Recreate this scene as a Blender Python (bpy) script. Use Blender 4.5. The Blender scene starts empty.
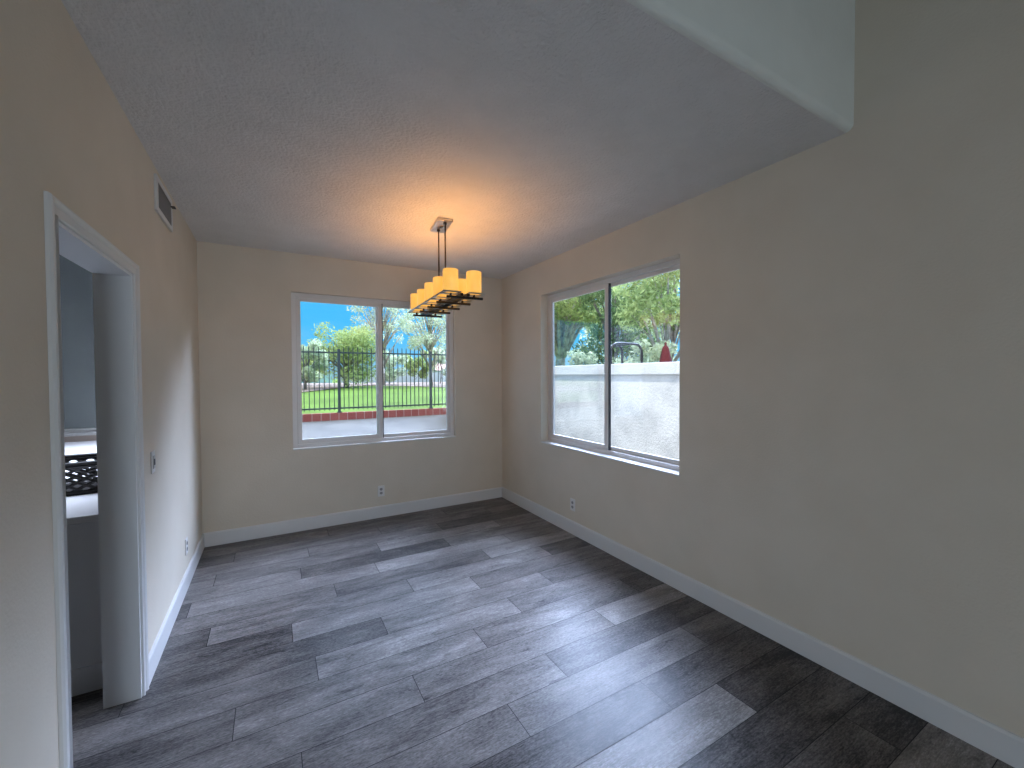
import bpy, math, random
import numpy as np
from mathutils import Vector, Matrix

S = bpy.context.scene
COL = S.collection
PI = math.pi

# ------------------------------------------------------------------ camera
F_PX, YAW, PITCH, ROLL, CAM_Z = 417.83, 0.52007, -0.021329, -0.004316, 1.5384
cam_data = bpy.data.cameras.new('camera')
cam = bpy.data.objects.new('camera', cam_data); COL.objects.link(cam)
cam_data.sensor_fit = 'HORIZONTAL'; cam_data.sensor_width = 36.0
cam_data.lens = F_PX / 1024 * 36.0
cam_data.clip_start = 0.02; cam_data.clip_end = 500
fw = Vector((math.sin(YAW)*math.cos(PITCH), math.cos(YAW)*math.cos(PITCH), math.sin(PITCH)))
r0 = Vector((math.cos(YAW), -math.sin(YAW), 0)); u0 = r0.cross(fw)
rr = r0*math.cos(ROLL) + u0*math.sin(ROLL); uu = -r0*math.sin(ROLL) + u0*math.cos(ROLL)
m = Matrix((rr, uu, -fw)).transposed().to_4x4(); m.translation = (0, 0, CAM_Z)
cam.matrix_world = m
S.camera = cam
S.view_settings.view_transform = 'Standard'; S.view_settings.look = 'None'
S.view_settings.gamma = 1.0; S.view_settings.use_curve_mapping = False
S.view_settings.exposure = 0.17
try:
    S.cycles.use_denoising = True
    S.cycles.max_bounces = 10; S.cycles.diffuse_bounces = 6; S.cycles.transparent_max_bounces = 24
    S.cycles.sample_clamp_indirect = 4.0
except Exception:
    pass

# ------------------------------------------------------------------ world (blue sky, thin cloud)
W = bpy.data.worlds.new('sky'); S.world = W; W.use_nodes = True
nt = W.node_tree; nt.nodes.clear(); N = nt.nodes.new; K = nt.links.new
tc = N('ShaderNodeTexCoord'); sep = N('ShaderNodeSeparateXYZ'); K(tc.outputs['Generated'], sep.inputs[0])
rp = N('ShaderNodeValToRGB'); K(sep.outputs['Z'], rp.inputs[0])
e = rp.color_ramp.elements
e[0].position = 0.0; e[0].color = (.36, .66, .90, 1)
e[1].position = 0.80; e[1].color = (.8, 1.2, 1.9, 1)
q = rp.color_ramp.elements.new(0.08); q.color = (.09, .55, 1.02, 1)
q = rp.color_ramp.elements.new(0.25); q.color = (.05, .52, 1.15, 1)
q = rp.color_ramp.elements.new(0.42); q.color = (.18, .65, 1.25, 1)
mp = N('ShaderNodeMapping'); K(tc.outputs['Generated'], mp.inputs[0]); mp.inputs['Scale'].default_value = (1.2, 1.2, 5)
nz = N('ShaderNodeTexNoise'); K(mp.outputs[0], nz.inputs[0]); nz.inputs['Scale'].default_value = 3; nz.inputs['Detail'].default_value = 6
cr = N('ShaderNodeValToRGB'); K(nz.outputs['Fac'], cr.inputs[0])
cr.color_ramp.elements[0].position = .5; cr.color_ramp.elements[0].color = (0, 0, 0, 1)
cr.color_ramp.elements[1].position = .85; cr.color_ramp.elements[1].color = (.16, .16, .16, 1)
mx = N('ShaderNodeMixRGB'); K(cr.outputs[0], mx.inputs[0]); K(rp.outputs[0], mx.inputs[1]); mx.inputs[2].default_value = (.85, .93, 1, 1)
# bright patch added high in the sky to light the room through its windows
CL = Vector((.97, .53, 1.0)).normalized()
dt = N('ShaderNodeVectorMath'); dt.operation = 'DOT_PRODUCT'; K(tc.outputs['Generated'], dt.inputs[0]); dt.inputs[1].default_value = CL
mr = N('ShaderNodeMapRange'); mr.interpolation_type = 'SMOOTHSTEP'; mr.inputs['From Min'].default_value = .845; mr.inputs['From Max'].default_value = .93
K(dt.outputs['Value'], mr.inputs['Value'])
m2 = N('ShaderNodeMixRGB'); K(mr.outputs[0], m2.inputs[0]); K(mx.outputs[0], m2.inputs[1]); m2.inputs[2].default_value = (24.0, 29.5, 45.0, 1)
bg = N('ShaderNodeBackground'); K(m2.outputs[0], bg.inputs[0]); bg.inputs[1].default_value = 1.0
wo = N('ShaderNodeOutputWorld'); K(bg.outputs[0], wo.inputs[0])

# ------------------------------------------------------------------ sun, daylight and added fill
def add_light(name, kind, energy, color, loc, direction=None, **kw):
    d = bpy.data.lights.new(name, kind); d.energy = energy; d.color = color
    for k, v in kw.items(): setattr(d, k, v)
    o = bpy.data.objects.new(name, d); COL.objects.link(o); o.location = loc
    if direction is not None:
        o.rotation_euler = Vector(direction).to_track_quat('-Z', 'Y').to_euler()
    return o
XR_ = 2.502
add_light('sun', 'SUN', 4.0, (1, .92, .82), (-10, -10, 30), (1.35, .8, -2.6), angle=.01)
# unseen fill lights added behind the camera to brighten the room
add_light('rear_fill_light', 'AREA', 34, (.74, .86, 1), (-.05, -4.93, 1.15), (0, 1, -.25), shape='RECTANGLE', size=.85, size_y=1.9, spread=math.radians(110))
add_light('side_fill_light', 'AREA', 27, (.72, .85, 1), (-4.95, -2.6, 1.35), (1, .62, -.42), shape='RECTANGLE', size=1.8, size_y=1.3, spread=math.radians(115))
# kitchen daylight on the long counter
add_light('kitchen_daylight', 'AREA', 42, (.70, .80, 1), (-1.5, 4.2, 2.9), (0, 0, -1), shape='RECTANGLE', size=.7, size_y=2.6, spread=math.radians(50))

# ------------------------------------------------------------------ helpers
def mat(name, color, rough=.6, spec=.5, metal=0, build=None, emission=None, estr=0):
    m = bpy.data.materials.new(name); m.use_nodes = True
    b = m.node_tree.nodes['Principled BSDF']
    b.inputs['Base Color'].default_value = (*color, 1); b.inputs['Roughness'].default_value = rough
    b.inputs['Specular IOR Level'].default_value = spec; b.inputs['Metallic'].default_value = metal
    if emission:
        b.inputs['Emission Color'].default_value = (*emission, 1); b.inputs['Emission Strength'].default_value = estr
    if build: build(m.node_tree, b)
    return m
def noise(t, scale, detail=4, coord='Object', stretch=None, rough=.5):
    c = t.nodes.new('ShaderNodeTexCoord'); n = t.nodes.new('ShaderNodeTexNoise')
    n.inputs['Scale'].default_value = scale; n.inputs['Detail'].default_value = detail; n.inputs['Roughness'].default_value = rough
    if stretch:
        mp = t.nodes.new('ShaderNodeMapping'); mp.inputs['Scale'].default_value = stretch
        t.links.new(c.outputs[coord], mp.inputs[0]); t.links.new(mp.outputs[0], n.inputs[0])
    else: t.links.new(c.outputs[coord], n.inputs[0])
    return n
def ramp(t, src, stops):
    r = t.nodes.new('ShaderNodeValToRGB'); t.links.new(src, r.inputs[0]); el = r.color_ramp.elements
    for i, (p, c) in enumerate(stops):
        x = el[i] if i < 2 else el.new(p)
        x.position = p; x.color = (*c, 1) if len(c) == 3 else c
    return r
def bump(t, b, src, strength, dist):
    u = t.nodes.new('ShaderNodeBump'); u.inputs['Strength'].default_value = strength; u.inputs['Distance'].default_value = dist
    t.links.new(src, u.inputs['Height']); t.links.new(u.outputs[0], b.inputs['Normal']); return u
def mottle(c1, c2, scale, bs=0, bd=.01, bscale=None, stretch=None, detail=4):
    def f(t, b):
        n = noise(t, scale, detail, stretch=stretch); r = ramp(t, n.outputs['Fac'], [(.35, c1), (.65, c2)])
        t.links.new(r.outputs[0], b.inputs['Base Color'])
        if bs: bump(t, b, noise(t, bscale or scale, 3).outputs['Fac'], bs, bd)
    return f

M = {}
M['wall'] = mat('greige_wall_paint', (.50, .47, .43), .7, .3, build=mottle((.65, .575, .465), (.68, .605, .495), 3, .35, .004, 90))
M['ceiling'] = mat('ceiling_paint', (.52, .51, .50), .6, .35, build=mottle((.68, .665, .64), (.72, .705, .68), 6, .9, .009, 60))
M['soffit'] = mat('soffit_paint', (.60, .60, .56), .6, .3, build=mottle((.74, .75, .69), (.78, .79, .73), 4, .2, .004, 60))
M['white'] = mat('white_trim_paint', (.68, .67, .65), .35, .5)
M['vinyl'] = mat('white_vinyl', (.70, .67, .64), .35, .5)
M['gasket'] = mat('dark_gasket', (.03, .03, .035), .5)
M['plate'] = mat('white_plastic', (.72, .70, .67), .35)
M['slot'] = mat('dark_slots', (.05, .05, .05), .6)
M['grille'] = mat('grey_grille', (.20, .20, .20), .5)
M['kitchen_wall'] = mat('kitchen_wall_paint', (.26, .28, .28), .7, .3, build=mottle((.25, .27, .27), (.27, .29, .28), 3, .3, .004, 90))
M['cabinet'] = mat('grey_cabinet_paint', (.78, .79, .82), .5)
M['counter'] = mat('white_counter', (.80, .80, .82), .25)
M['tile'] = mat('tan_tile', (.42, .34, .29), .4)
M['basket'] = mat('dark_wicker', (.012, .010, .010), .5)
M['metal'] = mat('bronze_metal', (.10, .075, .055), .35, metal=1)
M['dark_metal'] = mat('blackened_metal', (.035, .03, .028), .4, metal=.6)
M['chrome'] = mat('brushed_nickel', (.62, .58, .54), .28, metal=1)
M['fence'] = mat('black_iron', (.035, .045, .045), .5)
M['grass'] = mat('lawn_grass', (.2, .5, .1), .9, .1, build=mottle((.065, .105, .012), (.105, .165, .021), .6, .8, .02, 30))
M['concrete'] = mat('pale_concrete', (.5, .5, .5), .8, .2, build=mottle((.095, .09, .08), (.135, .125, .11), 1.4, .3, .01, 20, detail=8))
M['path'] = mat('sandy_path', (.4, .3, .22), .9, .1, build=mottle((.17, .125, .093), (.23, .17, .13), 2))
M['roof'] = mat('clay_roof', (.5, .26, .18), .8)
M['far_wall'] = mat('pale_far_wall', (.50, .55, .55), .8)
M['teal'] = mat('pale_teal_screen', (.38, .56, .55), .7)
M['maroon'] = mat('maroon_canvas', (.12, .018, .020), .8, .2)
M['earth'] = mat('bare_ground', (.25, .2, .15), .95, .1, build=mottle((.2, .17, .12), (.3, .25, .18), 1))

def stucco(t, b):
    n = noise(t, 2.2, 6, stretch=(1, 1, 1)); r = ramp(t, n.outputs['Fac'], [(.36, (.44, .43, .42)), (.58, (.60, .585, .56))])
    t.links.new(r.outputs[0], b.inputs['Base Color'])
    bump(t, b, noise(t, 26, 6, rough=.65).outputs['Fac'], .55, .03)
M['stucco'] = mat('white_stucco', (.78, .78, .8), .9, .15, build=stucco)

def brick(t, b):
    c = t.nodes.new('ShaderNodeTexCoord'); mp = t.nodes.new('ShaderNodeMapping'); mp.inputs['Rotation'].default_value = (PI/2, 0, 0)
    br = t.nodes.new('ShaderNodeTexBrick'); t.links.new(c.outputs['Object'], mp.inputs[0]); t.links.new(mp.outputs[0], br.inputs[0])
    br.offset = 0; br.inputs['Color1'].default_value = (.26, .06, .05, 1); br.inputs['Color2'].default_value = (.33, .09, .075, 1)
    br.inputs['Mortar'].default_value = (.42, .30, .27, 1); br.inputs['Scale'].default_value = 1
    br.inputs['Brick Width'].default_value = .2; br.inputs['Row Height'].default_value = .5; br.inputs['Mortar Size'].default_value = .008
    t.links.new(br.outputs[0], b.inputs['Base Color'])
M['brick'] = mat('red_brick', (.3, .08, .07), .85, .2, build=brick)

def planks(t, b):
    at = t.nodes.new('ShaderNodeAttribute'); at.attribute_name = 'tone'
    sp = t.nodes.new('ShaderNodeSeparateColor'); t.links.new(at.outputs['Color'], sp.inputs[0])
    c = t.nodes.new('ShaderNodeTexCoord')
    mul = t.nodes.new('ShaderNodeVectorMath'); mul.operation = 'MULTIPLY'; mul.inputs[1].default_value = (0, 37, 53)
    t.links.new(at.outputs['Color'], mul.inputs[0])
    add = t.nodes.new('ShaderNodeVectorMath'); t.links.new(c.outputs['Object'], add.inputs[0]); t.links.new(mul.outputs[0], add.inputs[1])
    def nz(scale, stretch, det, rough=.6, dist=0):
        mp = t.nodes.new('ShaderNodeMapping'); mp.inputs['Scale'].default_value = stretch; t.links.new(add.outputs[0], mp.inputs[0])
        n = t.nodes.new('ShaderNodeTexNoise'); n.inputs['Scale'].default_value = scale; n.inputs['Detail'].default_value = det
        n.inputs['Roughness'].default_value = rough; n.inputs['Distortion'].default_value = dist
        t.links.new(mp.outputs[0], n.inputs[0]); return n
    big = nz(2.2, (1, 3.2, 1), 5, .6, .6); grain = nz(9, (1, 16, 1), 6, .7); fine = nz(60, (1, 3, 1), 4, .7)
    def mth(op, a, v, v2=None):
        x = t.nodes.new('ShaderNodeMath'); x.operation = op
        t.links.new(a, x.inputs[0])
        if isinstance(v, (int, float)): x.inputs[1].default_value = v
        else: t.links.new(v, x.inputs[1])
        return x.outputs[0]
    kn = nz(7, (1, 3.5, 1), 3, .6, 1.2)
    kr = t.nodes.new('ShaderNodeMapRange'); kr.inputs['From Min'].default_value = .60; kr.inputs['From Max'].default_value = .74; kr.inputs['To Max'].default_value = -.30
    t.links.new(kn.outputs['Fac'], kr.inputs[0])
    g = mth('MULTIPLY', mth('SUBTRACT', big.outputs['Fac'], .5), 1.25)
    h = mth('MULTIPLY', mth('SUBTRACT', grain.outputs['Fac'], .5), .95)
    k = mth('MULTIPLY', mth('SUBTRACT', fine.outputs['Fac'], .5), 1.3)
    v = mth('ADD', mth('ADD', mth('ADD', mth('ADD', sp.outputs[0], g), h), k), kr.outputs[0])
    r = ramp(t, v, [(0.0, (.030, .028, .028)), (1.0, (.37, .345, .325)), (.22, (.078, .071, .068)), (.5, (.158, .144, .136)), (.75, (.235, .217, .204))])
    t.links.new(r.outputs[0], b.inputs['Base Color'])
    rg = t.nodes.new('ShaderNodeMapRange'); rg.inputs['To Min'].default_value = .24; rg.inputs['To Max'].default_value = .42
    t.links.new(grain.outputs['Fac'], rg.inputs[0]); t.links.new(rg.outputs[0], b.inputs['Roughness'])
    bump(t, b, grain.outputs['Fac'], .25, .002)
M['plank'] = mat('grey_vinyl_planks', (.1, .1, .1), .42, .18, build=planks)
M['gap'] = mat('plank_gap', (.012, .012, .014), .8)

def shade_mat(t, b):
    n = noise(t, 14, 3, stretch=(1, 1, .5)); r = ramp(t, n.outputs['Fac'], [(.3, (1.0, .46, .07)), (.7, (1.0, .58, .13))])
    t.links.new(r.outputs[0], b.inputs['Emission Color'])
M['shade'] = mat('amber_glass', (.62, .38, .11), .4, emission=(1, .55, .16), estr=.75, build=shade_mat)

def glass():
    m = bpy.data.materials.new('window_glass'); m.use_nodes = True; t = m.node_tree; t.nodes.clear()
    o = t.nodes.new('ShaderNodeOutputMaterial'); a = t.nodes.new('ShaderNodeBsdfTransparent'); g = t.nodes.new('ShaderNodeBsdfGlossy')
    a.inputs[0].default_value = (.96, .98, .97, 1); g.inputs['Roughness'].default_value = .02
    w = t.nodes.new('ShaderNodeLayerWeight'); w.inputs['Blend'].default_value = .5
    p = t.nodes.new('ShaderNodeMath'); p.operation = 'POWER'; p.inputs[1].default_value = 4.0; t.links.new(w.outputs['Facing'], p.inputs[0])
    f = t.nodes.new('ShaderNodeMath'); f.operation = 'MULTIPLY_ADD'; f.inputs[1].default_value = .9; f.inputs[2].default_value = .04; t.links.new(p.outputs[0], f.inputs[0])
    x = t.nodes.new('ShaderNodeMixShader'); t.links.new(f.outputs[0], x.inputs[0]); t.links.new(a.outputs[0], x.inputs[1]); t.links.new(g.outputs[0], x.inputs[2])
    t.links.new(x.outputs[0], o.inputs[0]); return m
M['glass'] = glass()

def leaf_mat(name, c1, c2, trans=.35):
    m = bpy.data.materials.new(name); m.use_nodes = True; t = m.node_tree; t.nodes.clear()
    o = t.nodes.new('ShaderNodeOutputMaterial')
    at = t.nodes.new('ShaderNodeAttribute'); at.attribute_name = 'tone'
    r = ramp(t, at.outputs['Fac'], [(0, c1), (1, c2)])
    d = t.nodes.new('ShaderNodeBsdfDiffuse'); tr = t.nodes.new('ShaderNodeBsdfTranslucent')
    t.links.new(r.outputs[0], d.inputs[0]); t.links.new(r.outputs[0], tr.inputs[0])
    x = t.nodes.new('ShaderNodeMixShader'); x.inputs[0].default_value = trans
    t.links.new(d.outputs[0], x.inputs[1]); t.links.new(tr.outputs[0], x.inputs[2]); t.links.new(x.outputs[0], o.inputs[0]); return m
M['leaf_green'] = leaf_mat('bushy_green_leaves', (.20, .27, .09), (.62, .68, .28))
M['leaf_pale'] = leaf_mat('pale_eucalyptus_leaves', (.30, .36, .22), (.78, .82, .58))
M['leaf_dark'] = leaf_mat('dark_evergreen_leaves', (.05, .10, .04), (.28, .38, .15))
M['leaf_lime'] = leaf_mat('lime_green_leaves', (.20, .27, .08), (.62, .70, .32))
M['bark'] = mat('pale_bark', (.4, .34, .3), .9, .1, build=mottle((.30, .24, .20), (.62, .56, .50), 5, .6, .05, 12))
M['bark_dark'] = mat('grey_bark', (.2, .17, .15), .9, .1, build=mottle((.14, .12, .10), (.28, .24, .21), 6))

class MB:
    def __init__(s): s.v = []; s.f = []
    def quad(s, *p):
        n = len(s.v); s.v += [tuple(x) for x in p]; s.f.append(tuple(range(n, n+len(p)))); return s
    def box(s, x0, x1, y0, y1, z0, z1):
        n = len(s.v)
        s.v += [(x, y, z) for z in (z0, z1) for y in (y0, y1) for x in (x0, x1)]
        for f in ((0, 2, 3, 1), (4, 5, 7, 6), (0, 1, 5, 4), (2, 6, 7, 3), (0, 4, 6, 2), (1, 3, 7, 5)): s.f.append(tuple(n+i for i in f))
        return s
    def tube(s, pts, rad, seg=8, caps=True):
        pts = [Vector(p) for p in pts]; n = len(pts)
        rad = [rad]*n if isinstance(rad, (int, float)) else list(rad)
        base = len(s.v); up = None
        for i, p in enumerate(pts):
            t = ((pts[min(i+1, n-1)] - pts[max(i-1, 0)])).normalized()
            if up is None: up = Vector((0, 0, 1)) if abs(t.z) < .9 else Vector((1, 0, 0))
            a = t.cross(up).normalized(); b = a.cross(t).normalized(); up = b
            for k in range(seg):
                an = 2*PI*k/seg; s.v.append(tuple(p + (a*math.cos(an) + b*math.sin(an))*rad[i]))
        for i in range(n-1):
            for k in range(seg):
                s.f.append((base+i*seg+k, base+i*seg+(k+1) % seg, base+(i+1)*seg+(k+1) % seg, base+(i+1)*seg+k))
        if caps:
            s.f.append(tuple(base+k for k in range(seg))[::-1]); s.f.append(tuple(base+(n-1)*seg+k for k in range(seg)))
        return s
    def lathe(s, prof, cx=0, cy=0, seg=24):
        base = len(s.v)
        for r, z in prof:
            for k in range(seg):
                an = 2*PI*k/seg; s.v.append((cx+r*math.cos(an), cy+r*math.sin(an), z))
        for i in range(len(prof)-1):
            for k in range(seg):
                s.f.append((base+i*seg+k, base+i*seg+(k+1) % seg, base+(i+1)*seg+(k+1) % seg, base+(i+1)*seg+k))
        return s
    def prism(s, prof, axis, a, b):
        """profile of 2D points swept along axis from a to b"""
        def P(u, v, w): return {'x': (w, u, v), 'y': (u, w, v), 'z': (u, v, w)}[axis]
        n = len(s.v); k = len(prof)
        s.v += [P(u, v, a) for u, v in prof] + [P(u, v, b) for u, v in prof]
        for i in range(k): s.f.append((n+i, n+(i+1) % k, n+k+(i+1) % k, n+k+i))
        s.f.append(tuple(range(n+k-1, n-1, -1))); s.f.append(tuple(range(n+k, n+2*k)))
        return s
    def build(s, name, material, parent=None, smooth=False, bevel=0, loc=None):
        me = bpy.data.meshes.new(name); v = s.v
        if loc is not None: v = [(x-loc[0], y-loc[1], z-loc[2]) for x, y, z in v]
        me.from_pydata(v, [], s.f); me.materials.append(material)
        import bmesh
        bm = bmesh.new(); bm.from_mesh(me); bmesh.ops.recalc_face_normals(bm, faces=bm.faces)
        if bevel:
            bmesh.ops.remove_doubles(bm, verts=bm.verts, dist=1e-6)
            bmesh.ops.bevel(bm, geom=list(bm.edges), offset=bevel, segments=2, affect='EDGES', profile=.5)
        bm.to_mesh(me); bm.free()
        if smooth:
            for p in me.polygons: p.use_smooth = True
        o = bpy.data.objects.new(name, me); COL.objects.link(o)
        if loc is not None: o.location = loc
        if parent is not None: o.parent = parent
        return o
def st(o): o['kind'] = 'structure'; return o
def tag(o, label, cat, group=None):
    o['label'] = label; o['category'] = cat
    if group: o['group'] = group
    return o
def empty(name, loc=(0, 0, 0), rz=0, label=None, cat=None, group=None):
    o = bpy.data.objects.new(name, None); COL.objects.link(o); o.location = loc; o.rotation_euler = (0, 0, rz); o.empty_display_size = .1
    if label: tag(o, label, cat, group)
    return o

# ------------------------------------------------------------------ room dimensions
XL, XR, YB, H = -.568, 2.502, 4.626, 2.74
YS = .97                                  # edge of the low ceiling
HH = 4.8                                  # living room ceiling
RX0, RY0 = -5.0, -5.0
BW = (.165, 1.875, .81, 2.365)            # back window opening x0 x1 z0 z1
RW = (1.98, 3.745, .815, 2.39)            # right window opening y0 y1 z0 z1
DO = (1.79, 2.605, 2.02)                 # doorway y0 y1 top
KX, KY = -3.6, 6.05                        # kitchen extents

# walls
w = MB()
w.box(XL-.13, BW[0], YB, YB+.16, -.12, 2.9).box(BW[1], XR+.15, YB, YB+.16, -.12, 2.9)
w.box(BW[0], BW[1], YB, YB+.16, -.12, BW[2]).box(BW[0], BW[1], YB, YB+.16, BW[3], 2.9)
st(w.build('wall_back', M['wall']))
w = MB()
w.box(XR, XR+.15, RY0, YS+.16, -.12, HH).box(XR, XR+.15, YS+.16, RW[0], -.12, 2.9).box(XR, XR+.15, RW[1], YB, -.12, 2.9)

w.box(XR, XR+.15, RW[0], RW[1], -.12, RW[2]).box(XR, XR+.15, RW[0], RW[1], RW[3], 2.9)
st(w.build('wall_right', M['wall']))
w = MB()
w.box(XL-.13, XL, YS+.16, DO[0], 0, H+.1).box(XL-.13, XL, DO[1], YB, 0, H+.1).box(XL-.13, XL, DO[0], DO[1], DO[2], H+.1)
w.box(XL-.13, XL-.01, YS+.16, YB, H+.1, 3.2)
st(w.build('wall_left', M['wall']))
# living room shell behind the camera
st(MB().box(RX0, XL, YS, YS+.16, 0, HH).build('wall_front', M['wall']))
w = MB(); w.box(RX0-.15, RX0, RY0, -3.5, 0, HH).box(RX0-.15, RX0, -1.7, YS+.16, 0, HH).box(RX0-.15, RX0, -3.5, -1.7, 0, .7).box(RX0-.15, RX0, -3.5, -1.7, 2.0, HH)
st(w.build('wall_far_left', M['wall']))
f = MB()
for p0, p1, q0, q1 in ((-3.5, -3.44, .7, 2.0), (-1.76, -1.7, .7, 2.0), (-3.5, -1.7, .7, .76), (-3.5, -1.7, 1.94, 2.0), (-2.63, -2.57, .7, 2.0)):
    f.box(RX0-.13, RX0-.07, p0, p1, q0, q1)
w4 = st(empty('added_window_4', (RX0-.1, -2.6, .7))); o = f.build('added_window_frame', M['vinyl'], loc=w4.location); o.parent = w4; o.location = (0, 0, 0)  # unseen window, added to go with the side fill light
st(MB().box(RX0-2.2, RX0-.15, -4.5, 0, 2.5, 2.6).build('sun_blocker_side', M['white']))  # slab added out of view to keep sun out of the side opening
w = MB(); a0, a1, b0, b1 = -.52, .42, .1, 2.2
w.box(RX0, a0, RY0-.15, RY0, 0, HH).box(a1, XR+.15, RY0-.15, RY0, 0, HH).box(a0, a1, RY0-.15, RY0, 0, b0).box(a0, a1, RY0-.15, RY0, b1, HH)
st(w.build('wall_rear', M['wall']))
f = MB(); f.box(a0, a0+.06, RY0-.14, RY0-.08, b0, b1).box(a1-.06, a1, RY0-.14, RY0-.08, b0, b1).box(a0, a1, RY0-.14, RY0-.08, b0, b0+.06).box(a0, a1, RY0-.14, RY0-.08, b1-.06, b1)
w3 = st(empty('added_window_3', (-.05, RY0-.11, b0))); o = f.build('added_window_frame', M['vinyl'], loc=w3.location); o.parent = w3; o.location = (0, 0, 0)  # invented window at the rear fill light, never in view
# unseen slab added outside to block the sun from that opening
st(MB().box(-5, .5, RY0-3.2, RY0-.15, 2.9, 3.0).build('sun_blocker_rear', M['white']))

# ceilings
R_ = .034
st(MB().box(XL-.13, XR, YS+R_, YB+.16, H, H+.12).build('ceiling', M['ceiling']))
# tall face above the edge of the low ceiling, rounded at its lower edge
prof = [(YS+.16, HH), (YS, HH), (YS, H+R_)]
for k in range(1, 11):
    a = PI/2*k/10; prof.append((YS+R_-R_*math.cos(a), H+R_-R_*math.sin(a)))
prof += [(YS+R_, H+.121), (YS+.16, H+.121)]
st(MB().prism(prof, 'x', XL, XR).build('trim_1', M['soffit']))
st(MB().box(RX0-.15, XR+.15, RY0-.15, YS+.16, HH, HH+.1).build('ceiling', M['ceiling']))
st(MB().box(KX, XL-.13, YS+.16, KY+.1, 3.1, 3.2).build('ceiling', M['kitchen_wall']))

# floor: planks along x, joints taken row by row
rows = {-3: (.0, [(-9, .4)]), -2: (.45, [(-9, .42)]), -1: (.9, [(-9, .44), (.9, .38)]),
 0: (.25, [(-9, .55), (.25, .45), (1.45, .25)]), 1: (-.40, [(-9, .10), (-.40, .47), (.81, .62), (1.985, .5)]),
 2: (.17, [(-9, .5), (.17, .22), (1.38, .5)]), 3: (-.50, [(-9, .3), (-.5, .6), (.7, .68), (1.87, .5)]),
 4: (.37, [(-9, .42), (.37, .36), (1.57, .7)]), 5: (-.35, [(-9, .62), (-.35, .48), (.85, .62), (2.05, .33)]),
 6: (.08, [(-9, .27), (.08, .68), (1.27, .52)]), 7: (.575, [(-9, .28), (.575, .55), (1.77, .38)]),
 8: (.18, [(-9, .48), (.18, .64), (1.37, .42)]), 9: (-.17, [(-9, .25), (-.17, .56), (1.03, .45), (2.23, .3)]),
 10: (.60, [(-9, .52), (.60, .50), (1.81, .72)]), 11: (.08, [(-9, .5), (.08, .47), (1.285, .33)]),
 12: (.93, [(-9, .5), (.93, .55), (2.145, .42)]), 13: (.375, [(-9, .4), (.375, .24), (1.575, .27)]),
 14: (.69, [(-9, .55), (.69, .74), (1.885, .14)]), 15: (.15, [(-9, .3), (.15, .24), (1.35, .25)]),
 16: (1.0, [(-9, .5), (1.0, .33), (2.2, .12)])}
rnd = random.Random(4)
fv, ff, ftone = [], [], []
XA, XB = -3.6, XR
def plank(x0, x1, y0, y1, tone):
    n = len(fv); g = .0016
    x0, x1, y0, y1 = x0+g, x1-g, y0+g, y1-g
    fv.extend([(x0, y0, 0), (x1, y0, 0), (x1, y1, 0), (x0, y1, 0)]); ff.append((n, n+1, n+2, n+3)); ftone.append((tone, rnd.random(), rnd.random()))
PW = .204
for r in range(-12, 46):
    y1 = 4.13-PW*r; y0 = y1-PW
    if r in rows and isinstance(rows[r][1][0], tuple): off, tones = rows[r]
    else: off, tones = rnd.random()*1.2, None
    if y1 <= RY0: break
    y0 = max(y0, RY0)
    xa = XA if y0 > YS else RX0
    k = math.floor((xa-off)/1.203); x = off+k*1.203
    while x < XB:
        a, b = max(x, xa), min(x+1.203, XB)
        if b-a > .004:
            if tones:
                t = [q for p, q in tones if a >= p-.05][-1]
                if a < -1.3: t = rnd.uniform(.2, .6)
            else: t = rnd.choice([.25, .35, .45, .5, .55, .65])
            if y1 < KY and not (y0 > YB and b > XL): plank(a, b, y0, y1, t)
        x += 1.203
me = bpy.data.meshes.new('floor'); me.from_pydata(fv, [], ff); me.materials.append(M['plank'])
ca = me.color_attributes.new('tone', 'FLOAT_COLOR', 'CORNER')
ca.data.foreach_set('color', [x for t in ftone for _ in range(4) for x in (*t, 1.0)])
fl = st(bpy.data.objects.new('floor', me)); COL.objects.link(fl)
st(MB().box(RX0-.15, XR+.15, RY0-.15, YB+.16, -.14, -.003).box(KX-.1, XL, YB+.16, KY+.1, -.14, -.003).build('floor', M['gap']))

# baseboards
def base_prof(s):   # s = direction out of the wall
    return [(0, 0), (s*.014, 0), (s*.014, .112), (s*.009, .124), (0, .126)]
st(MB().prism([(XR+u, v) for u, v in base_prof(-1)], 'y', RY0, YB).build('baseboard_right', M['white']))
st(MB().prism([(YB+u, v) for u, v in base_prof(-1)], 'x', XL, XR).build('baseboard_back', M['white']))
st(MB().prism([(XL+u, v) for u, v in base_prof(1)], 'y', DO[1]+.058, YB).build('baseboard_left', M['white']))

# doorway casing (mitred profile) and jamb lining
prof = [(0, 0), (0, .010), (.005, .013), (.009, .007), (.032, .009), (.037, .014), (.046, .018), (.053, .016), (.058, .009), (.058, 0)]
c = MB()
def section(y, z, dy, dz, o): return [(XL+v, y+dy*u, z+dz*u) for u, v in prof]
secs = [section(DO[0], 0, -1, 0, 0), section(DO[0], DO[2], -1, 1, 0), section(DO[1], DO[2], 1, 1, 0), section(DO[1], 0, 1, 0, 0)]
n = len(prof)
for s_ in secs: c.v += s_
for i in range(3):
    for k in range(n): c.f.append((i*n+k, i*n+(k+1) % n, (i+1)*n+(k+1) % n, (i+1)*n+k))
c.f.append(tuple(range(n))); c.f.append(tuple(range(3*n, 4*n)))
st(c.build('trim_2', M['white']))
c = MB(); t_ = .012
c.box(XL-.134, XL+.001, DO[1]-t_, DO[1], 0, DO[2]).box(XL-.134, XL+.001, DO[0], DO[0]+t_, 0, DO[2]).box(XL-.134, XL+.001, DO[0]+t_, DO[1]-t_, DO[2]-t_, DO[2])
st(c.build('trim_3', mat('jamb_paint', (.80, .81, .81), .5)))

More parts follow.
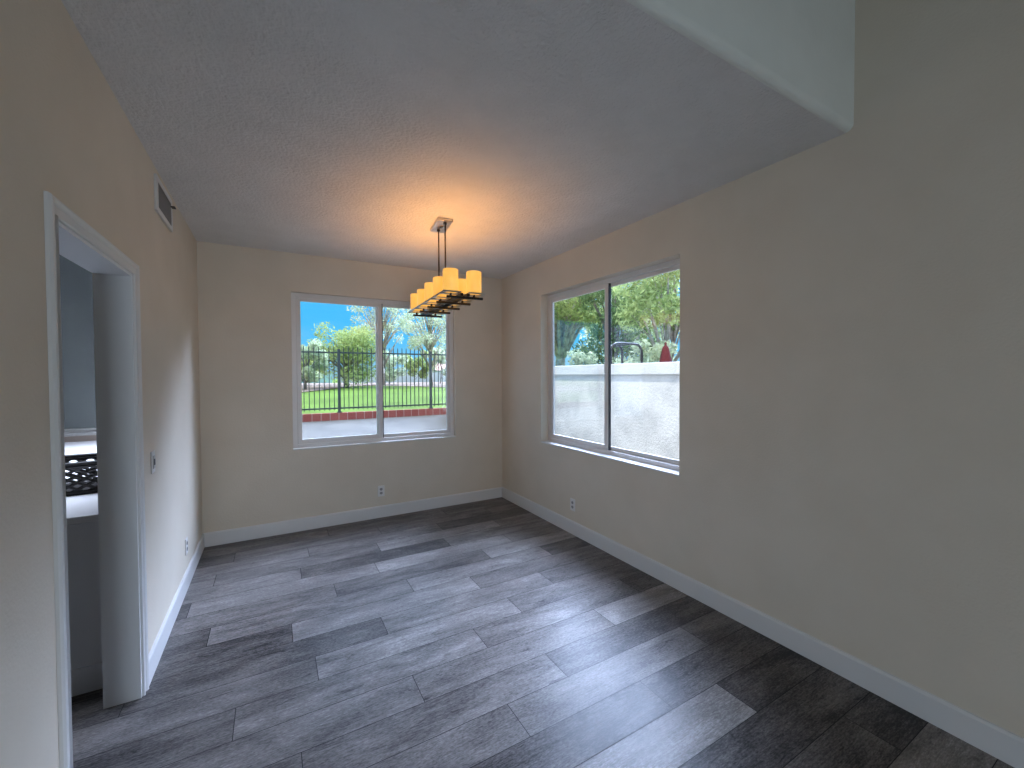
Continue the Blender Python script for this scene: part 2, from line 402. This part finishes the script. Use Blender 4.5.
# kitchen shell
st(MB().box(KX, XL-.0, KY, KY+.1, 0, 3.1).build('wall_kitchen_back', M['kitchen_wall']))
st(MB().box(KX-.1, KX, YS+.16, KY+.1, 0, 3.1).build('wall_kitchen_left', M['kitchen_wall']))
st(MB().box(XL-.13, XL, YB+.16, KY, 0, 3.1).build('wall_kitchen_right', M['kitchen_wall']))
st(MB().prism([(KY, .925), (KY-.05, .925), (KY-.05, .95), (KY-.025, .955), (KY-.025, .985), (KY-.035, .995), (KY, 1.0)], 'x', KX, XL-.13).build('trim_4', M['white']))

# long kitchen counter seen through the doorway
pen = empty('kitchen_peninsula', (-1.3, 4.4, 0), 0, 'grey kitchen peninsula with a glossy white counter, seen through the doorway', 'kitchen counter')
def child(mb, name, m_, par, **k):
    o = mb.build(name, m_, **k); o.parent = par; o.matrix_parent_inverse = Matrix.Translation(-Vector(par.location)); return o
child(MB().box(-1.9, XL-.135, 2.785, KY-.06, 0, .83), 'body', M['cabinet'], pen)
child(MB().box(-1.9, XL-.135, 2.772, 2.785, 0, .125), 'toe_board', M['cabinet'], pen)
child(MB().box(-1.93, XL-.133, 2.765, KY-.055, .832, .868), 'countertop', M['counter'], pen, bevel=.004)
child(MB().box(-1.93, XL-.133, KY-.056, KY-.046, .868, .925), 'backsplash', M['tile'], pen)

# woven basket on that counter
bk = empty('wicker_basket', (-1.04, 3.42, .869), 0, 'dark open-weave wicker basket lying on the white kitchen counter', 'basket')
b = MB(); hx, hy, hz = .27, .17, .165
def ring(t, z, k=1.0):
    c_, s_ = math.cos(t), math.sin(t); p = 3.2
    d = (abs(c_)**p+abs(s_)**p)**(-1/p); return (hx*k*c_*d, hy*k*s_*d, z)
for s_ in (1, -1):
    for j in range(22):
        t0 = 2*PI*j/22
        b.tube([ring(t0+s_*1.15*q_/10, .012+hz*q_/10*.94, .86+.14*q_/10) for q_ in range(11)], .0085, 5)
child(b, 'weave', M['basket'], bk).matrix_parent_inverse = Matrix()
b = MB()
for z, k, r_ in ((.012, .86, .014), (.165, 1.0, .012), (.18, 1.0, .011)):
    b.tube([ring(2*PI*j/40, z, k) for j in range(41)], r_, 6, caps=False)
b.build('rim', M['basket'], bk, smooth=True)
b = MB(); b.quad(*[ring(2*PI*j/32, .006, .86) for j in range(32)]); b.quad(*[ring(2*PI*j/32, .014, .86) for j in range(32)])
b.build('bottom', M['basket'], bk)

# ------------------------------------------------------------------ windows
# back window, local origin at its lower left inside corner
def frame_box(mb, a0, a1, z0, z1, d0, d1, wl, wr, wb, wt, put):
    put(mb, a0, a0+wl, d0, d1, z0, z1); put(mb, a1-wr, a1, d0, d1, z0, z1)
    put(mb, a0+wl, a1-wr, d0, d1, z0, z0+wb); put(mb, a0+wl, a1-wr, d0, d1, z1-wt, z1)
def make_window(name, along, opening, inner, mid, sash_first):
    """along: 'x' (back wall) or 'y' (right wall); inner = depth of the frame from the room face"""
    a0, a1, z0, z1 = opening
    base = YB if along == 'x' else XR
    def put(mb, p0, p1, d0, d1, q0, q1):
        if along == 'x': mb.box(p0, p1, base+d0, base+d1, q0, q1)
        else: mb.box(base+d0, base+d1, p0, p1, q0, q1)
    root = st(empty(name, ((a0+a1)/2, base+inner, z0) if along == 'x' else (base+inner, (a0+a1)/2, z0)))
    ch = lambda mb, n, m_, par=root, **k: child(mb, n, m_, root, **k)
    f = MB(); frame_box(f, a0, a1, z0, z1, inner, inner+.055, .045, .045, .045, .04, put); ch(f, 'frame', M['vinyl'], bevel=.003)
    # sliding sash (inner track)
    lo, hi = (a0+.045, mid+.03) if sash_first else (mid-.03, a1-.045)
    f = MB(); frame_box(f, lo, hi, z0+.045, z1-.04, inner+.006, inner+.03, .04, .04, .045, .04, put); sash = ch(f, 'sash', M['vinyl'], bevel=.003)
    g = MB(); put(g, lo+.04, hi-.04, inner+.015, inner+.018, z0+.09, z1-.08); ch(g, 'pane', M['glass'])
    # fixed lite (outer track)
    lo, hi = (mid-.03, a1-.045) if sash_first else (a0+.045, mid+.03)
    f = MB(); frame_box(f, lo, hi, z0+.045, z1-.04, inner+.032, inner+.052, .03, .03, .035, .03, put); ch(f, 'fixed_frame', M['vinyl'], bevel=.002)
    g = MB(); put(g, lo+.03, hi-.03, inner+.040, inner+.043, z0+.08, z1-.07); ch(g, 'pane', M['glass'])
    g = MB()
    e0 = mid-.042 if not sash_first else mid+.030
    put(g, e0, e0+.010, inner+.012, inner+.034, z0+.045, z1-.04); ch(g, 'gasket', M['gasket'])
    g = MB(); put(g, mid-.018 if sash_first else mid-.01, mid-.004 if sash_first else mid+.004, inner-.006, inner+.008, (z0+z1)/2-.05, (z0+z1)/2+.05); ch(g, 'latch', M['vinyl'], bevel=.002)
    return root
make_window('window_1', 'x', BW, .05, 1.015, True)
# on the right wall the sliding sash is the far (left in view) one
make_window('window_2', 'y', RW, .09, 2.845, False)
# sills
st(MB().box(BW[0], BW[1], YB-.004, YB+.05, BW[2]-.004, BW[2]+.010).build('trim_5', M['white'], bevel=.003))
st(MB().box(XR-.004, XR+.09, RW[0], RW[1], RW[2]-.004, RW[2]+.010).build('trim_6', M['white'], bevel=.003))

# ------------------------------------------------------------------ wall plates and vent
def plate_outlet(loc, rz, label, switch=False, group=None):
    o = empty('light_switch' if switch else 'wall_outlet', loc, rz, label, 'light switch' if switch else 'outlet', group)
    MB().box(-.036, .036, -.006, 0, -.058, .058).build('cover_plate', M['plate'], o, bevel=.002)
    if switch:
        MB().box(-.017, .017, -.010, -.006, -.034, .034).build('rocker', mat('grey_rocker', (.45, .44, .42), .4), o, bevel=.001)
        MB().box(-.010, .010, -.012, -.010, -.016, .016).build('toggle', M['slot'], o)
    else:
        for z in (-.021, .021):
            s_ = MB(); pr = [(.016*math.cos(2*PI*k/16), z+.015*math.sin(2*PI*k/16)) for k in range(16)]
            s_.prism(pr, 'y', -.0085, -.006); so = s_.build('socket', mat('socket_face', (.34, .33, .32), .5), o)
            MB().box(-.008, -.005, -.0095, -.0085, z-.004, z+.007).box(.005, .008, -.0095, -.0085, z-.004, z+.007).box(-.002, .002, -.0095, -.0085, z-.011, z-.007).build('slots', M['slot'], so)
    return o
plate_outlet((1.004, YB, .286), 0, 'white electrical outlet low on the back wall below the window')
plate_outlet((XR, 3.193, .283), -PI/2, 'white electrical outlet low on the right wall under the right window')
plate_outlet((XL, 3.82, .298), PI/2, 'white electrical outlet low on the left wall near the back corner')
plate_outlet((XL, 2.90, 1.08), PI/2, 'white light switch on the left wall beside the doorway', True)
v = empty('air_vent', (XL, 3.29, 2.485), PI/2, 'white framed air vent high on the left wall above the doorway', 'air vent')
fv_ = MB(); fv_.box(-.215, -.180, -.014, 0, 0, .205).box(.180, .215, -.014, 0, 0, .205).box(-.180, .180, -.014, 0, 0, .03).box(-.180, .180, -.014, 0, .175, .205)
fv_.build('frame', M['white'], v, bevel=.003)
MB().box(-.182, .182, -.002, 0, .028, .177).build('backing', M['slot'], v)
s_ = MB()
for k in range(22):
    x = -.175+.35*k/21; s_.quad((x-.006, -.003, .03), (x+.006, -.011, .03), (x+.006, -.011, .175), (x-.006, -.003, .175))
    s_.quad((x-.006, -.0035, .03), (x+.006, -.0115, .03), (x+.006, -.0115, .175), (x-.006, -.0035, .175))
s_.build('louvres', M['grille'], v)
MB().box(.165, .205, -.034, -.012, .150, .156).build('lever', M['slot'], v)

# ------------------------------------------------------------------ chandelier
CX, CY = 1.180, 3.18
ch = empty('chandelier', (CX, CY, H), math.radians(-3.5), 'rectangular metal chandelier with ten glowing amber candle shades, hanging from the ceiling', 'chandelier')
MB().box(-.060, .060, -.142, .142, -.022, 0).build('canopy', M['chrome'], ch, bevel=.004).rotation_euler = (0, 0, math.radians(-3.5))
for y in (-.10, .075):
    r_ = MB(); r_.lathe([(.001, -.60), (.006, -.60), (.006, -.022), (.001, -.022)], 0, y, 10)
    o = r_.build('rod', M['metal'], ch, smooth=True)
    MB().lathe([(.001, -.034), (.014, -.034), (.014, -.022), (.001, -.022)], 0, y, 12).build('collar', M['dark_metal'], o)
MB().box(-.010, .010, -.02, .02, -.028, -.022).build('canopy_knob', M['dark_metal'], ch, bevel=.002)
zf = -.650      # frame level (world 2.10)
SP, RX_ = .243, .085
ys = [SP*(k-2) for k in range(5)]
for x in (-.024, .024):
    MB().box(x-.010, x+.010, -.545, .535, zf-.012, zf+.008).build('spine_bar', M['dark_metal'], ch, bevel=.002)
MB().box(-.03, .03, -.10, .10, zf+.008, zf+.036).build('hub', M['dark_metal'], ch, bevel=.003)
for s_ in (-1, 1):
    MB().box(s_*(RX_+.062)-.004, s_*(RX_+.062)+.004, -.545, .535, zf+.010, zf+.020).build('side_rail', M['chrome'], ch)
for k, y in enumerate(ys):
    MB().box(-.130, .130, y-.060, y-.044, zf-.030, zf-.014).build('crossbar', M['dark_metal'] if k in (0, 4) else M['metal'], ch, bevel=.002)
    MB().box(-.165, .165, y-.006, y+.006, zf+.006, zf+.012).build('tray_bar', M['chrome'], ch)
    for s_ in (-1, 1):
        tr = MB(); a_, b_ = .058, .040
        for q0, q1, q2, q3 in ((-a_, a_, -a_, -b_), (-a_, a_, b_, a_), (-a_, -b_, -b_, b_), (b_, a_, -b_, b_)):
            tr.box(s_*RX_+q0, s_*RX_+q1, y+q2, y+q3, zf+.012, zf+.019)
        tr = tr.build('tray', M['chrome'], ch)
        MB().lathe([(.001, zf-.016), (.009, zf-.016), (.009, zf+.012), (.001, zf+.012)], s_*RX_, y, 10).build('stud', M['dark_metal'], tr)
        sh = MB(); ro = .053
        hgt = .148 + (.004 if (k+s_) % 2 else -.002)
        z0 = zf+.020
        sh.lathe([(.001, z0), (ro-.003, z0), (ro, z0+.004), (ro, z0+hgt-.003), (ro-.003, z0+hgt), (ro-.006, z0+hgt-.002), (ro-.006, z0+.006), (.001, z0+.006)], s_*RX_, y, 28)
        sh.build('candle_shade', M['shade'], ch, smooth=True)
        l = add_light('candle_bulb', 'POINT', 1.9, (1, .48, .14), (s_*RX_, y, z0+hgt-.023), shadow_soft_size=.012); l.parent = ch

# ------------------------------------------------------------------ outdoors
GY = YB+.16
st(MB().quad((-8, GY, -.1), (14, GY, -.1), (14, 11, .452), (-8, 11, .452)).quad((-8, GY, -.14), (14, GY, -.14), (14, 11, .41), (-8, 11, .41)).build('patio', M['concrete']))
st(MB().box(XR+.15, 4.28, RY0, GY, -.2, -.1).build('side_yard', M['concrete']))
st(MB().box(-8, 14, 11, 11.12, .2, .63).build('brick_curb', M['brick'], loc=(0, 0, .15)))
# lawn, gently rolling, with a sandy path
L = MB(); nx, ny = 24, 40
def gz(x, y):
    t = min(max((y-11.1)/60, 0), 1); return .60 + .5*math.sin(t*PI*.9)*.5 + .10*math.sin(x*.12+y*.07)*min(1, (y-11.1)/8)
gx = np.linspace(-40, 90, nx); gy = 11.12 + (np.linspace(0, 1, ny)**2)*120
L.v = [(x, y, gz(x, y)) for y in gy for x in gx]
L.f = [(j*nx+i, j*nx+i+1, (j+1)*nx+i+1, (j+1)*nx+i) for j in range(ny-1) for i in range(nx-1)]
st(L.build('lawn', M['grass'], smooth=True))
p = MB(); NS = 40
def edge(x):          # near edge of the sandy ground behind the lawn
    return 17 + 13*math.exp(-((x-6.0)/4.2)**2)
for i in range(NS):
    xa, xb = -12+44*i/NS, -12+44*(i+1)/NS
    for k in range(12):
        ya0, ya1 = edge(xa)+(46-edge(xa))*k/12, edge(xa)+(46-edge(xa))*(k+1)/12
        yb0, yb1 = edge(xb)+(46-edge(xb))*k/12, edge(xb)+(46-edge(xb))*(k+1)/12
        z = lambda x, y: gz(x, y)+.035
        p.quad((xa, ya0, z(xa, ya0)), (xb, yb0, z(xb, yb0)), (xb, yb1, z(xb, yb1)), (xa, ya1, z(xa, ya1)))
st(p.build('sandy_ground', M['path'], smooth=True))
st(MB().box(4.45, 90, -30, 11, -.3, -.1).build('neighbour_ground', M['earth']))

# iron fence standing on the curb
fe = empty('iron_fence', (2.5, 11.06, .63), 0, 'black iron picket fence standing on the red brick curb behind the back window', 'fence')
for z, n in ((.74, 'rail'), (2.11, 'rail')):
    child(MB().box(-1.0, 6.6, 11.045, 11.075, z-.018, z+.018), n, M['fence'], fe)
posts = [1.42-2.34, 1.42, 1.42+2.34, 1.42+4.68]
for x in posts:
    child(MB().box(x-.030, x+.030, 11.03, 11.09, .631, 2.20).box(x-.05, x+.05, 11.02, 11.10, .631, .66), 'post', M['fence'], fe)
for a in posts[:-1]:
    for k in range(1, 21):
        x = a+2.34*k/21
        child(MB().box(x-.009, x+.009, 11.051, 11.069, .69, 2.22).prism([(x-.009, 2.22), (x+.009, 2.22), (x, 2.27)], 'y', 11.051, 11.069), 'picket', M['fence'], fe)

# garden wall outside the right window
gw = empty('garden_wall', (4.36, 3, -.1), 0, 'white stucco garden wall with a projecting cap outside the right window', 'garden wall')
child(MB().box(4.30, 4.44, -6, 10.9, -.15, 1.55), 'wall_face', M['stucco'], gw)
child(MB().box(4.245, 4.495, -6, 10.9, 1.535, 1.692), 'cap', M['stucco'], gw, bevel=.012)

# closed umbrella, arbour, far things beyond the garden wall
um = empty('patio_umbrella', (6.5, 5.46, -.33), 0, 'closed maroon patio umbrella showing above the white garden wall', 'umbrella')
u = MB(); seg = 24
prof_u = [(.02, 2.42), (.05, 2.38), (.085, 2.2), (.12, 2.0), (.15, 1.75), (.17, 1.5), (.175, 1.3), (.15, 1.28)]
for r_, z in prof_u:
    for k in range(seg):
        a = 2*PI*k/seg; rr_ = r_*(1+.14*math.cos(8*a)); u.v.append((rr_*math.cos(a), rr_*math.sin(a), z))
for i in range(len(prof_u)-1):
    for k in range(seg): u.f.append((i*seg+k, i*seg+(k+1) % seg, (i+1)*seg+(k+1) % seg, (i+1)*seg+k))
u.f.append(tuple(range(seg)))
u.build('canopy', M['maroon'], um, smooth=True)
MB().tube([(0, 0, 0), (0, 0, 1.4)], .02, 8).build('pole', M['bark_dark'], um)
MB().lathe([(.001, 2.40), (.022, 2.41), (.022, 2.47), (.001, 2.49)]).build('finial', M['maroon'], um)
MB().lathe([(.001, 0), (.25, 0), (.24, .06), (.04, .09), (.001, .09)]).build('base', M['dark_metal'], um)
ar = empty('metal_arbour', (6.1, 6.6, -.1), 0, 'dark metal arched arbour frame above the white garden wall', 'arbour')
for y, xa_, r_ in ((0, .03, .13), (-.55, -.43, .18)):
    h_ = 2.25
    pts = [(xa_, y, 0), (xa_, y, h_-r_)] + [(xa_+r_-r_*math.cos(a), y, h_-r_+r_*math.sin(a)) for a in (.4, .8, 1.2, PI/2)]
    pts += [(.40-r_+r_*math.sin(a), y, h_-r_+r_*math.cos(a)) for a in (0, .4, .8, 1.2, PI/2)] + [(.40, y, 0)]
    MB().tube(pts, .026, 8).build('arch', M['dark_metal'], ar, smooth=True)
MB().tube([(.18, -.55, 2.25), (.18, 0, 2.25)], .016, 6).build('crossbar', M['dark_metal'], ar)

# trees
def leaves(name, centers, n, size, material, parent, seed, aspect=.6, flat=.9):
    g = np.random.default_rng(seed)
    cs = np.array([c[:3] for c in centers], float); rs = np.array([c[3] for c in centers], float)
    pr = rs**2/np.sum(rs**2); idx = g.choice(len(cs), n, p=pr)
    d = g.normal(size=(n, 3)); d /= np.linalg.norm(d, axis=1)[:, None]
    rad = rs[idx]*(g.random(n)**.45)
    pos = cs[idx] + d*rad[:, None]*np.array([1, 1, flat])
    a = g.normal(size=(n, 3)); a /= np.linalg.norm(a, axis=1)[:, None]
    b = np.cross(a, g.normal(size=(n, 3))); b /= np.linalg.norm(b, axis=1)[:, None]
    s = size*(.6+.8*g.random(n))[:, None]
    v = np.stack([pos-a*s, pos-b*s*aspect*.5, pos+a*s, pos+b*s*aspect*.5], 1).reshape(-1, 3)
    me = bpy.data.meshes.new(name); me.vertices.add(4*n); me.vertices.foreach_set('co', v.ravel())
    me.loops.add(4*n); me.loops.foreach_set('vertex_index', np.arange(4*n))
    me.polygons.add(n); me.polygons.foreach_set('loop_start', np.arange(0, 4*n, 4)); me.polygons.foreach_set('loop_total', np.full(n, 4))
    me.update(); me.validate()
    ca = me.attributes.new('tone', 'FLOAT', 'FACE'); ca.data.foreach_set('value', np.clip(g.random(n)*.8+.2*g.random(len(cs))[idx], 0, 1))
    me.materials.append(material)
    o = bpy.data.objects.new(name, me); COL.objects.link(o); o.parent = parent
    return o
def tree(name, loc, label, group, h, spread, nblob, nleaf, size, leaf, bark, seed, trunk_r=.12, crown0=.35, blob=.28, lean=(0, 0), airy=False):
    r = random.Random(seed)
    root = empty(name, loc, 0, label, 'tree' if 'tree' in name else 'shrub', group)
    tips = []; t = MB()
    pts = [(lean[0]*s_+.06*h*.2*math.sin(5*s_+seed), lean[1]*s_, h*.75*s_) for s_ in [i/6 for i in range(7)]]
    t.tube(pts, [trunk_r*(1-.8*i/6) for i in range(7)], 8)
    for k in range(nblob):
        a = r.uniform(0, 2*PI); fz = crown0+(1-crown0)*r.random(); base = Vector(pts[min(6, max(1, int(fz*.72*6)))])
        rad = spread*math.sqrt(r.random())*(1-abs(fz-.6)*.7)
        tip = Vector((pts[-1][0]*fz+rad*math.cos(a), pts[-1][1]*fz+rad*math.sin(a), h*fz))
        mid = (base+tip)/2+Vector((0, 0, .06*h*(.5 if airy else 1)))
        t.tube([base, mid, tip], [trunk_r*.35, trunk_r*.22, trunk_r*.06], 5)
        tips.append((tip.x, tip.y, tip.z, spread*blob*r.uniform(.7, 1.3)))
    t.build('trunk', bark, root, smooth=True)
    leaves('foliage', tips, nleaf, size, leaf, root, seed)
    return root
G1 = 'trees beyond the lawn'; G2 = 'trees behind the garden wall'
tree('bushy_tree', (3.7, 26, .8), 'bushy bright green tree behind the fence in the left pane of the back window', G1, 3.4, 2.0, 40, 9000, .10, M['leaf_green'], M['bark_dark'], 1, .16, .22, .34)
tree('eucalyptus_tree', (6.9, 31, .8), 'tall airy pale tree behind the middle mullion of the back window', G1, 9.5, 2.3, 60, 6500, .10, M['leaf_pale'], M['bark'], 2, .14, .35, .22, airy=True)
tree('eucalyptus_tree', (8.9, 26, .8), 'tall airy pale tree with thin trunk in the right pane of the back window', G1, 8.8, 2.6, 60, 7000, .10, M['leaf_pale'], M['bark'], 3, .12, .30, .20, airy=True)
tree('eucalyptus_tree', (13.2, 29, .8), 'pale airy tree at the far right of the back window', G1, 8.6, 2.4, 44, 6000, .11, M['leaf_pale'], M['bark'], 7, .14, .25, .24, airy=True)
tree('small_tree', (1.43, 23.2, .8), 'small pale green tree at the left edge of the back window', G1, 2.6, .9, 18, 5000, .10, M['leaf_pale'], M['bark_dark'], 4, .08, .2, .34)
for i, (x, y, h_, lf) in enumerate([(1.9, 31, 2.3, 'leaf_green'), (5.6, 34, 2.8, 'leaf_green'), (7.9, 33, 2.4, 'leaf_pale'), (10.5, 35, 2.7, 'leaf_green'), (13.2, 36, 2.9, 'leaf_pale')]):
    tree('round_shrub', (x, y, .8), ['leftmost low shrub at the lawn edge, under the small pale tree', 'low green shrub at the lawn edge left of the window mullion', 'low pale shrub at the lawn edge just right of the mullion', 'low green shrub at the lawn edge below the airy tree', 'low pale shrub at the lawn edge near the far house'][i], 'shrubs at the lawn edge', h_, 1.15, 10, 3500, .12, M[lf], M['bark_dark'], 20+i, .05, .25, .42)
tree('dark_tree', (11.2, 11.7, -.1), 'dense dark evergreen tree in the middle of the right window', G2, 5.6, 1.5, 44, 8500, .085, M['leaf_dark'], M['bark_dark'], 8, .12, .34, .30)
tree('leafy_tree', (11.3, 15.2, -.1), 'leafy tree with thick pale trunk at the left of the right window', G2, 8.6, 2.2, 44, 9500, .12, M['leaf_green'], M['bark'], 9, .30, .46, .27)
tree('lime_tree', (9.4, 8.1, -.1), 'lime green tree with pale trunk at the right of the right window', G2, 6.6, 1.7, 34, 7000, .09, M['leaf_lime'], M['bark'], 10, .10, .46, .24, lean=(.5, -.5), airy=True)
tree('lime_tree', (15.2, 9.8, -.1), 'bright lime tree rising at the upper right corner of the right window', G2, 8.2, 2.4, 44, 9000, .11, M['leaf_lime'], M['bark_dark'], 11, .15, .3, .26, airy=True)
tree('pale_tree', (17.5, 16.5, -.1), 'farther pale tree seen between the trunks of the right window', G2, 8.0, 2.9, 44, 9000, .13, M['leaf_pale'], M['bark_dark'], 12, .15, .2, .28)
for i, (x, y) in enumerate([(7.9, 9.6), (7.4, 7.0), (8.7, 7.15)]):
    tree('hedge_shrub', (x, y, -.1), ['soft green shrub at the left above the garden wall cap', 'soft green shrub behind the dark arbour', 'soft green shrub behind the maroon umbrella'][i], 'shrubs behind the garden wall', 2.3, .62, 14, 3000, .07, M['leaf_pale'], M['bark_dark'], 40+i, .04, .2, .42)

# far boundary beyond the lawn
tag(MB().box(-14, 5.5, 48, 48.3, .7, 2.0).build('boundary_screen', M['teal'], loc=(-4, 48, .7)), 'long pale teal screen far beyond the lawn at left', 'fence')
tag(MB().box(5.8, 60, 46, 46.3, .7, 1.9).build('boundary_wall', M['far_wall'], loc=(20, 46, .7)), 'long pale grey wall far beyond the lawn at right', 'wall')
ho = empty('far_house', (22, 54, .8), 0, 'small far house with a clay roof at the right of the back window', 'house')
child(MB().box(18.5, 25, 52, 57, .8, 2.2), 'wall', M['far_wall'], ho)
child(MB().prism([(51.5, 2.2), (57.5, 2.2), (54.5, 3.3)], 'x', 18, 25.5), 'roof', M['roof'], ho)
